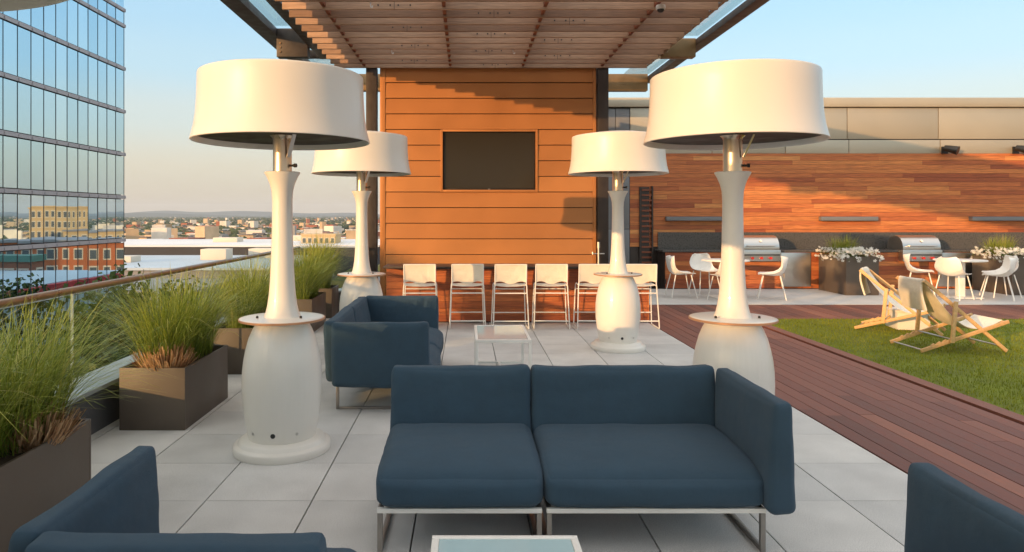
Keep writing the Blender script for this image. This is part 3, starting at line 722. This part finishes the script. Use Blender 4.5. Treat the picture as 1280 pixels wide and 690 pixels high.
# ------------------------------------------------------------------ dining sets
def make_chair():
    t = thing('dining_chair', 'x', 'chair', (0, 0, 0), 0, 'white shell dining chairs on the patio')
    prof = [(-.24, .455, .19), (-.20, .465, .225), (-.08, .452, .245), (.05, .440, .25), (.15, .450, .25), (.215, .50, .25), (.25, .58, .245), (.275, .68, .225), (.29, .76, .19), (.295, .80, .13)]
    def f(u, v):
        q = v * (len(prof) - 1); i = min(int(q), len(prof) - 2); s = q - i
        y, z, w = [prof[i][k] * (1 - s) + prof[i + 1][k] * s for k in range(3)]
        a = 2 * u - 1; back = max(0, (v - .35) / .65); mid = math.exp(-((v - .5) / .22) ** 2)
        return (a * w, y - .13 * a * a * back, z + a * a * (.02 + .08 * mid))
    MB().grid(f, 18, 27).build('shell', M['whitemetal'], t, smooth=True, solid=.008, angle=80)
    for sx, sy in ((-1, -1), (1, -1), (-1, 1), (1, 1)):
        MB().tube([(sx * .17, sy * .15, .452), (sx * .235, sy * .25 , 0)], .0105, 8).build('leg', M['whitemetal'], t, smooth=True)
    return t
def make_dining_table(x, y, label):
    t = thing('dining_table', label, 'table', (x, y, 0), 0, 'white round dining tables')
    MB().lathe([(.43, .715), (.45, .72), (.45, .738), (.445, .742)], 64).build('tabletop', M['whitemetal'], t, smooth=True)
    MB().box(-.06, .06, -.06, .06, .022, .714).build('pedestal', M['whitemetal'], t, bevel=.004)
    MB().box(-.28, .28, -.28, .28, .004, .021).build('base_plate', M['whitemetal'], t, bevel=.004)
make_dining_table(5.10, 13.75, 'white round dining table behind the neck of the deck side heater')
make_dining_table(9.72, 13.75, 'white round dining table with a square pedestal near the flower planters')
c0 = make_chair()
# (x, y, facing) ; a chair at rotation 0 faces -y
CH = [(4.22, 13.75, R(90), 'white shell dining chair seen in profile, nearest the bar end'), (4.88, 13.15, R(180 + 10), 'white shell dining chair with its back to the viewer beside the heater neck'),
      (5.9, 13.5, R(-112), 'white shell dining chair in front of the near grill, facing the lamp neck'), (4.95, 14.5, R(8), 'white shell dining chair on the wall side of the table behind the heater neck'),
      (9.22, 14.2, R(58), 'white shell dining chair farthest from the viewer, in front of the far grill'), (9.38, 13.45, R(118), 'white shell dining chair overlapping its neighbour before the far grill'),
      (10.12, 13.30, R(-128), 'white shell dining chair beside the square pedestal, its back to the picture edge'), (10.55, 13.8, R(-98), 'white shell dining chair closest to the picture edge')]
for i, (x, y, a, lab) in enumerate(CH):
    if i == 0: c0.location = (x, y, .004); c0.rotation_euler.z = a; c0['label'] = lab
    else: dup(c0, (x, y, .004), a, lab)

# ------------------------------------------------------------------ deck chairs and cube table on the lawn
def make_deck_chair():
    t = thing('deck_chair', 'x', 'deck chair', (0, 0, 0), 0, 'beech deck chairs on the lawn')
    W2 = .29
    for s in (-1, 1):
        y = s * W2
        b = MB(); b.tint = .5 + .3 * s; b.bar((0, y, .022), (1.02, y, .365), .024, .042, (0, 0, 1))
        br = b.build('base_rail', M['teak'], t, bevel=.006)
        n = MB(); n.tint = .2
        for q in (.12, .19, .26): n.bar((q, y, .022 + q * .336 + .018), (q + .035, y, .022 + q * .336 + .04), .023, .02)
        n.build('notch', M['teak'], br, bevel=.003)
        b = MB(); b.tint = .5 - .3 * s; b.bar((1.02, s * (W2 - .03), .015), (.06, s * (W2 - .03), .835), .024, .042, (0, 0, 1)); b.build('back_rail', M['teak'], t, bevel=.006)
        b = MB(); b.tint = .8; b.bar((.345, s * (W2 + .027), .12), (.39, s * (W2 + .027), .60), .024, .046, (1, 0, 0)); b.build('strut', M['teak'], t, bevel=.006)
    for (x, z, w, r, m) in ((.03, .03, W2 - .012, .009, 'steel'), (.95, .075, W2 - .042, .009, 'steel'), (.352, .16, W2 + .015, .009, 'steel'), (.085, .822, W2 - .042, .014, 'teak'), (.99, .355, W2 - .012, .014, 'teak')):
        MB().tube([(x, -w, z), (x, w, z)], r, 8).build('crossbar', M[m], t, smooth=True)
    cv = [(.075, .838), (.17, .70), (.29, .545), (.42, .40), (.55, .305), (.68, .268), (.82, .285), (.93, .335), (.995, .372)]
    def cur(v, P):
        q = v * (len(P) - 1); i = min(int(q), len(P) - 2); s = q - i
        a, b_, c, d = P[max(i - 1, 0)], P[i], P[i + 1], P[min(i + 2, len(P) - 1)]
        return [.5 * (2 * b_[k] + (c[k] - a[k]) * s + (2 * a[k] - 5 * b_[k] + 4 * c[k] - d[k]) * s * s + (3 * b_[k] - a[k] - 3 * c[k] + d[k]) * s ** 3) for k in (0, 1)]
    def sl(u, v):
        x, z = cur(v, cv); a = 2 * u - 1; return (x, a * .225, z - .02 * (1 - a * a) * math.sin(math.pi * v) + .004 * noise.noise((u * 4, v * 9, 2)))
    MB().grid(sl, 12, 40).build('sling', M['cream'], t, smooth=True, solid=.004, angle=80)
    hp = [(.12, .80), (.085, .85), (.055, .83), (.05, .70), (.075, .58), (.105, .475)]
    def hd(u, v):
        x, z = cur(v, hp); a = 2 * u - 1; return (x - .012 * (1 - a * a) * math.sin(math.pi * v) * 1.5, a * .215, z + .004 * noise.noise((u * 5, v * 6, 5)))
    MB().grid(hd, 12, 24).build('headrest', M['cream'], t, smooth=True, solid=.022, angle=80)
    return t
d0 = make_deck_chair()
d0.location = (5.27, 8.39, .012); d0['label'] = 'beech deck chair with cream sling, the nearer of the pair on the lawn'
dup(d0, (5.62, 10.02, .012), R(-38), 'beech deck chair with white sling, the farther of the pair turned towards the viewer')
ct = thing('cube_table', 'low white cube side table on the lawn between the deck chairs', 'side table', (6.28, 9.95, .004), R(-10))
MB().box(-.21, .21, -.21, .21, 0, .245).build('body', M['whitemetal'], ct, bevel=.012)
MB().box(-.225, .225, -.225, .225, .246, .275).build('tabletop', M['whitemetal'], ct, bevel=.008)

# ------------------------------------------------------------------ glass tower beside the terrace
def mirror_glass():
    m, n, l, p = nt('tower_glass'); p.inputs['Metallic'].default_value = 1; p.inputs['Base Color'].default_value = (.60, .68, .72, 1); p.inputs['Roughness'].default_value = .015
    tc = n.new('ShaderNodeTexCoord'); z = n.new('ShaderNodeTexNoise'); z.inputs['Scale'].default_value = .35; z.inputs['Detail'].default_value = 1; l.new(tc.outputs['Object'], z.inputs[0])
    oi = n.new('ShaderNodeObjectInfo'); rp = ramp(n, [(0, (.46, .62, .72)), (1, (.60, .74, .82))]); l.new(oi.outputs['Random'], rp.inputs[0]); l.new(rp.outputs[0], p.inputs['Base Color'])
    b = n.new('ShaderNodeBump'); b.inputs['Strength'].default_value = .03; b.inputs['Distance'].default_value = .02; l.new(z.outputs[0], b.inputs['Height']); l.new(b.outputs[0], p.inputs['Normal'])
    return m
M['mirror'] = mirror_glass()
M['spandrel'] = mat('spandrel_metal', (.42, .38, .40), .45, metal=.3, var=.08)
M['mullion'] = mat('mullion_dark', (.07, .08, .09), .4, metal=.3)
TWX, TY0, TY1, FH = -31.0, 10.7, 63.2, 3.87
tr = thing('glass_tower', 'glass office tower with mirror panes that reflect the brick city', 'building', (TWX, 0, 0))
MB().box(-30, -.25, TY0, TY1 - .02, GZ, 20.1).build('core', M['mullion'], tr)
fl = [-.57 + FH * k for k in range(-6, 7)]; ys = []; y = TY1 - .75 * 0
ys = [TY1 - 1.5 * k for k in range(36)][::-1]
pane = MB().box(-.012, .012, -.715, .715, 0, FH - .44).mesh('window_pane', M['mirror'])
rest = MB()
for zi, z in enumerate(fl):
    for a, c in zip(ys, ys[1:]):
        h = min(z + FH, 20.3)
        if zi in range(4, 12) and a > 45.5:
            o = link('window_pane', pane, tr); o.location = (0, (a + c) / 2, z + .22)
            if zi == 12: o.scale.z = .3
            o.rotation_euler = (0, rnd.gauss(0, .0010), rnd.gauss(0, .0014))
        else: rest.box(-.012, .012, a + .035, c - .035, z + .22, h - .22 if h - z > 1 else h)
nb = thing('shade_block', 'unseen block added behind the viewer to shade the near terrace', 'building', (-24.9, -24, GZ))
MB().box(-2.0, 2.0, -4, 4, 0, 5.6 - GZ).build('wall', M['greypanel'], nb)  # unseen block added so its shadow falls across the near seats
MB().box(-2.03, 2.03, -4.03, 4.03, 5.61 - GZ, 5.7 - GZ).build('roof', M['parapet'], nb)
tag(rest.build('window_panes', M['mirror'], tr), kind='stuff')
for z in fl + [20.2]:
    s = MB().box(-.2, .13, TY0, TY1 + .1, z - .145, z + .145)
    for a in ys: s.box(.131, .17, a - .05, a + .05, z - .09, z + .09)
    s.build('spandrel', M['spandrel'], tr)
b = MB()
for a in ys: b.box(-.02, .04, a - .013, a + .013, GZ, 20.1)
tag(b.build('mullion', M['mullion'], tr), kind='stuff')

# ------------------------------------------------------------------ street trees between the terrace and the tower
def tree_meshes(seed, H, Rw):
    r = random.Random(seed); tb = MB(); lb = MB()
    tb.tube([(0, 0, 0), (.1, 0, H * .3), (-.1, .1, H * .55), (.15, 0, H * .85)], [.42, .33, .22, .06], 8)
    cl = []
    for i in range(16):
        z = H * r.uniform(.38, .93); a = r.random() * 6.283; q = Rw * r.uniform(.25, .85) * (1 - ((z / H - .6) / .5) ** 2 * .6)
        c = Vector((q * math.cos(a), q * math.sin(a), z)); cl.append((c, r.uniform(.28, .45) * Rw))
        tb.tube([(0, 0, z * .72), (c.x * .5, c.y * .5, z * .86), tuple(c)], [.13, .08, .03], 5)
    for c, rad in cl:
        tn = r.uniform(.15, .75)
        for _ in range(170):
            d = Vector((r.gauss(0, 1), r.gauss(0, 1), r.gauss(0, .8))).normalized() * rad * r.random() ** .35; p = c + d
            n_ = (d.normalized() + Vector((r.gauss(0, .6), r.gauss(0, .6), r.gauss(0, .6)))).normalized(); u = n_.orthogonal().normalized() * r.uniform(.14, .3); v = n_.cross(u)
            lb.tint = min(1, max(0, tn + r.gauss(0, .2))); lb.quad(p - u, p + v * .7, p + u, p - v * .7)
    return tb.mesh('trunk', M['soil'], smooth=True), lb.mesh('crown', M['leaf'])
TM = [tree_meshes(1, 23.5, 5.4), tree_meshes(2, 22, 5.0)]
for i, (x, y) in enumerate(((-13.5, 19), (-15.5, 26), (-18.5, 33), (-20.5, 41), (-23, 49), (-25, 57))):
    t = thing('street_tree', ['green street tree below the terrace, seen through the nearest glass pane', 'green street tree below the terrace, second through the glass past the nearest planter', 'green street tree below the terrace, in front of the middle of the glass tower', 'green street tree below the terrace, behind the sunlit planter grass', 'green street tree below the terrace, near the far corner of the glass tower', 'green street tree below the terrace, just past the tower corner'][i], 'tree', (x, y, GZ), i * 1.3, 'street trees below the terrace')
    link('trunk', TM[i % 2][0], t); link('crown', TM[i % 2][1], t)

# ------------------------------------------------------------------ the city below
def cmat(name, stops, var=.12, rough=.9): return mat(name, None, rough, var=var, vs=.15, tint=stops)
M['brick'] = mat('orange_brick', (.42, .13, .055), .85, var=.15, vs=.3)
M['brick2'] = mat('brown_brick', (.27, .12, .075), .85, var=.15, vs=.3)
M['stone'] = mat('buff_stone', (.55, .40, .22), .85, var=.1, vs=.3)
M['pane'] = mat('city_window', (.10, .12, .14), .15, var=.2)
M['sash'] = mat('pale_window_surround', (.62, .56, .46), .7)
M['green'] = mat('green_copper_roof', (.09, .20, .16), .7)
M['redband'] = mat('red_wall', (.42, .035, .04), .8)
M['roofw'] = mat('white_roof_sheet', (.66, .66, .66), .8, var=.08, vs=.03)
M['roofg'] = mat('grey_roof', (.25, .26, .29), .8, var=.1, vs=.05)
M['roofb'] = mat('pale_blue_roof', (.40, .48, .55), .7, var=.08, vs=.05)
M['road'] = mat('asphalt', (.055, .055, .058), .9)
M['hill'] = mat('hill_forest', (.045, .062, .055), .95, var=.25, vs=.004)
def building(name, label, x0, x1, y0, y1, z1, wall, roof, rows, cols, side_cols=0, win=(1.5, 1.9), z0=GZ, cap=.6, group=None, floor=3.7, show=6):
    """block with a window grid on the face towards the terrace (-y) and on the -x flank"""
    t = thing(name, label, 'building', ((x0 + x1) / 2, y0, z0), 0, group); X = (x1 - x0) / 2; D = y1 - y0; H = z1 - z0
    MB().box(-X, X, 0, D, 0, H).build('wall', M[wall], t)
    MB().box(-X - .3, X + .3, -.3, D + .3, H + .01, H + cap).build('roof', M[roof], t)
    ww, wh = win
    me = MB().box(-ww / 2, ww / 2, -.06, .05, -wh / 2, wh / 2).mesh('window', M['pane'])
    mf = MB().box(-ww / 2 - .2, ww / 2 + .2, -.03, .05, -wh / 2 - .25, wh / 2 + .3).mesh('window_frame', M['sash'])
    def w(x, y, z, a):
        o = link('window', me, t); o.location = (x, y, z); o.rotation_euler.z = a; q = link('window_frame', mf, o); 
    for r in range(min(rows, show)):
        z = H - 2.4 - floor * r
        for c in range(cols): w(-X + (c + .5) * 2 * X / cols, 0, z, 0)
        for c in range(side_cols): w(-X, (c + .5) * D / side_cols, z, -math.pi / 2)
    return t
building('brick_building', 'long orange brick apartment block with pale windows mirrored in the glass tower', 8, 40, 150, 170, -4.2, 'brick', 'roofg', 4, 11, 5, show=4)
building('brick_building', 'brown brick corner house with a green roof edge mirrored in the glass tower', 6.8, 15, 110, 114, -5.6, 'brick2', 'green', 3, 4, 1, cap=1.0, win=(1.3, 2.2), show=3)
building('tower_block', 'tall buff stone block standing above the mirrored rooftops', 84, 97, 255, 270, 4.4, 'stone', 'stone', 8, 6, 5, win=(1.1, 2.0), show=8)
building('brick_building', 'orange brick mill with many windows behind the apartment block', 50, 100, 205, 225, -7, 'brick', 'stone', 4, 14, 6, show=4)
building('brick_building', 'buff brick block next to the tall stone block', 62, 80, 245, 262, -4, 'stone', 'roofg', 5, 6, 5, show=5)
t = thing('red_walled_shed', 'low pale roofed shed with a red wall band below the brick block', 'building', (2, 76, GZ))
MB().box(-12, 14, 0, 34, 0, 16.6).build('roof', M['roofb'], t); MB().box(-12.2, 14.2, -.2, 34.2, 16.7, 18.0).build('wall_band', M['redband'], t)
MB().box(-11.4, 13.4, .6, 33.4, 16.7, 18.1).build('roof', M['roofb'], t)

def warehouse(label, x0, x1, y0, y1, z1, wall, roof, units):
    t = thing('warehouse', label, 'building', ((x0 + x1) / 2, y0, GZ)); X = (x1 - x0) / 2; D = y1 - y0; H = z1 - GZ
    MB().box(-X, X, 0, D, 0, H).build('wall', M[wall], t); MB().box(-X - 1, X + 1, -1, D + 1, H + .02, H + .8).build('roof', M[roof], t)
    for (x, y, w, d, h) in units: MB().box(x - w, x + w, y - d, y + d, H + .81, H + h).build('roof_unit', M['sash'], t, bevel=.1)
warehouse('long white roofed warehouse, the farther of the two beyond the railing', -260, -40, 312, 392, -12.2, 'road', 'roofw', [(30, 40, 6, 5, 3), (60, 60, 9, 6, 3.5)])
warehouse('pale blue roofed warehouse, the nearer of the two beyond the railing', -240, -58, 232, 306, -16.4, 'roofg', 'roofb', [(50, 45, 5, 4, 5.0), (66, 58, 6, 5, 4.6), (20, 30, 5, 4, 3), (-10, 50, 8, 4, 3)])
warehouse('long grey roofed rail shed below the terrace', -200, -75, 190, 226, -19.5, 'roofg', 'roofg', [(0, 12, 3, 3, 2), (25, 18, 3, 3, 2)])
building('office_block', 'yellow stone office block at the end of the white warehouse', -78, -62, 330, 345, -7.6, 'stone', 'stone', 3, 6, 4, win=(1.5, 2.2), show=3)

CS = {'white': [(0, (.62, .57, .50)), (1, (.75, .70, .62))], 'tan': [(0, (.42, .30, .18)), (1, (.55, .42, .28))], 'red': [(0, (.30, .10, .06)), (1, (.42, .16, .085))], 'grey': [(0, (.22, .22, .22)), (1, (.36, .34, .32))]}
for k, v in CS.items(): M['c_' + k] = cmat('house_' + k, v)
M['r_dark'] = mat('house_roof_dark', (.10, .085, .08), .9, var=.2, vs=.3); M['r_red'] = mat('house_roof_red', (.26, .09, .05), .9, var=.2, vs=.3)
def house_parts(col, gable, w, d, h):
    a = MB(); a.tint = rnd.random(); a.box(-w, w, -d, d, 0, h)
    r = MB()
    if gable:
        e = h + w * .6; r.quad((-w - .3, -d - .3, h), (w + .3, -d - .3, h), (0, -d - .3, e)); r.quad((-w - .3, d + .3, h), (0, d + .3, e), (w + .3, d + .3, h))
        r.quad((-w - .3, -d - .3, h), (0, -d - .3, e), (0, d + .3, e), (-w - .3, d + .3, h)); r.quad((w + .3, -d - .3, h), (w + .3, d + .3, h), (0, d + .3, e), (0, -d - .3, e))
    else: r.box(-w - .2, w + .2, -d - .2, d + .2, h + .02, h + .5)
    q = MB()
    for k in range(max(1, int(h / 3.4))):
        for c in range(max(2, int(w / 1.6))):
            n = max(2, int(w / 1.6)); q.box(-w + (c + .5) * 2 * w / n - .5, -w + (c + .5) * 2 * w / n + .5, -d - .04, -d + .1, 1.2 + k * 3.3, 2.8 + k * 3.3)
        for c in range(max(2, int(d / 1.6))):
            n = max(2, int(d / 1.6)); q.box(-w - .04, -w + .1, -d + (c + .5) * 2 * d / n - .5, -d + (c + .5) * 2 * d / n + .5, 1.2 + k * 3.3, 2.8 + k * 3.3)
    return a.mesh('wall', M['c_' + col]), r.mesh('roof', M['r_red'] if col == 'red' else (M['roofw'] if not gable and col == 'white' else M['r_dark'])), q.mesh('windows', M['pane'])
HT = []
for col in ('white', 'tan', 'red', 'grey', 'white', 'tan', 'white'):
    for gable in (True, False):
        w, d, h = (rnd.uniform(3.2, 5), rnd.uniform(4, 7), rnd.uniform(6, 9)) if gable else (rnd.uniform(5, 10), rnd.uniform(5, 9), rnd.uniform(7, 13))
        HT.append((house_parts(col, gable, w, d, h), col, gable))
def free(x, y): return not (-270 < x < -35 and 180 < y < 400)
nh = 0; tries = 0
while nh < 260:
    tries += 1
    y = 400 + 1100 * rnd.random() ** 1.3
    if nh < 170: x = y * rnd.uniform(-.505, -.12)
    else: y = 190 + 900 * rnd.random() ** 1.2; x = -62 + y * rnd.uniform(.47, .70)
    if not free(x, y) or (x > 0 and y < 280): continue
    (wm, rm, qm), col, gable = HT[rnd.randrange(len(HT))]
    kind = {'white': 'white', 'tan': 'tan', 'red': 'red brick', 'grey': 'grey'}[col] + (' pitched roof house' if gable else ' flat roofed block')
    t = thing('house' if gable else 'city_block', kind + ' far off in the city, one of many alike', 'house' if gable else 'building', (x, y, GZ), rnd.choice((0, .15, -.2, 1.3, .4)), 'far ' + kind + 's in the city')
    link('wall', wm, t); link('roof', rm, t)
    if y < 700: link('windows', qm, t)['kind'] = 'stuff'
    nh += 1
# beyond that: one mass of roofs and one of tree crowns
b = {k: MB() for k in ('c_white', 'c_tan', 'c_red', 'c_grey')}
for _ in range(9000):
    y = 430 + 6000 * rnd.random() ** 1.6; x = y * rnd.uniform(-.62, .85) - 40
    if not free(x, y): continue
    m = b[rnd.choice(('c_white', 'c_white', 'c_white', 'c_tan', 'c_tan', 'c_tan', 'c_red', 'c_grey', 'c_grey'))]; m.tint = rnd.random(); w, d, h = rnd.uniform(2.5, 7), rnd.uniform(3, 8), rnd.uniform(5, 10) * (1 if rnd.random() < .94 else 2.0)
    m.box(-w, w, -d, d, 0, h, T((x, y, GZ)) @ Matrix.Rotation(rnd.uniform(-.6, .6), 4, 'Z'))
cm = MB(); mats = []; idx = []
for i, (k, q) in enumerate(b.items()):
    o = len(cm.v); cm.v += q.v; cm.f += [tuple(o + j for j in f) for f in q.f]; cm.t += q.t; idx += [i] * len(q.f); mats.append(M[k])
me = cm.mesh('distant_city')
for m in mats: me.materials.append(m)
me.polygons.foreach_set('material_index', idx)
tag(link('distant_city', me), 'mass of far small roofs spreading to the hills', 'city', kind='stuff')
M['tree'] = mat('far_trees', None, .95, var=.3, vs=.2, tint=[(0, (.022, .038, .014)), (1, (.07, .085, .028))])
ico = bmesh.new(); bmesh.ops.create_icosphere(ico, subdivisions=1, radius=1); iv = [v.co.copy() for v in ico.verts]; fi = [tuple(v.index for v in f.verts) for f in ico.faces]; ico.free()
b = MB()
for _ in range(11000):
    y = 200 + 6500 * rnd.random() ** 1.6; x = y * rnd.uniform(-.64, .9) - 30
    if not free(x, y) or (-20 < x < 105 and y < 280): continue
    r = rnd.uniform(2.5, 5.5) * (1 + y / 5000); o = len(b.v); tn = rnd.random()
    for c in iv: k = rnd.uniform(.75, 1.2); b.v.append((x + c.x * r * 1.25 * k, y + c.y * r * k, GZ + r * .9 + c.z * r * k))
    for f in fi: b.f.append(tuple(o + j for j in f)); b.t.append(min(1, max(0, tn + rnd.gauss(0, .15))))
tag(b.build('far_trees', M['tree']), 'dark green tree crowns between the far roofs', 'trees', kind='stuff')
def hill(name, y, hmax, seed, d):
    b = MB(); n = 130
    b.grid(lambda u, v: (-9000 + 20000 * u, y + d * (v - .5) * 2, GZ - .5 + max(0, math.sin(math.pi * v)) * hmax * (.55 + .55 * noise.noise((u * 9 + seed, 0, 0)) + .25 * noise.noise((u * 26 + seed, 1, v)))), n, 8)
    tag(b.build(name, M['hill'], smooth=True), kind='structure')
hill('hills', 10200, 150, 3, 900); hill('near_hills', 7600, 70, 9, 700)

# ------------------------------------------------------------------ air
hz = MB().box(-12500, 12500, -2400, 12000, GZ - 1, 200)
hm = bpy.data.materials.new('haze_air'); hm.use_nodes = True; hm.node_tree.nodes.clear()
o = hm.node_tree.nodes.new('ShaderNodeOutputMaterial'); v = hm.node_tree.nodes.new('ShaderNodeVolumePrincipled')
v.inputs['Color'].default_value = (.76, .86, 1.0, 1); v.inputs['Density'].default_value = 6.5e-5; v.inputs['Anisotropy'].default_value = 0
hm.node_tree.links.new(v.outputs[0], o.inputs['Volume'])
tag(hz.build('haze', hm), kind='stuff')
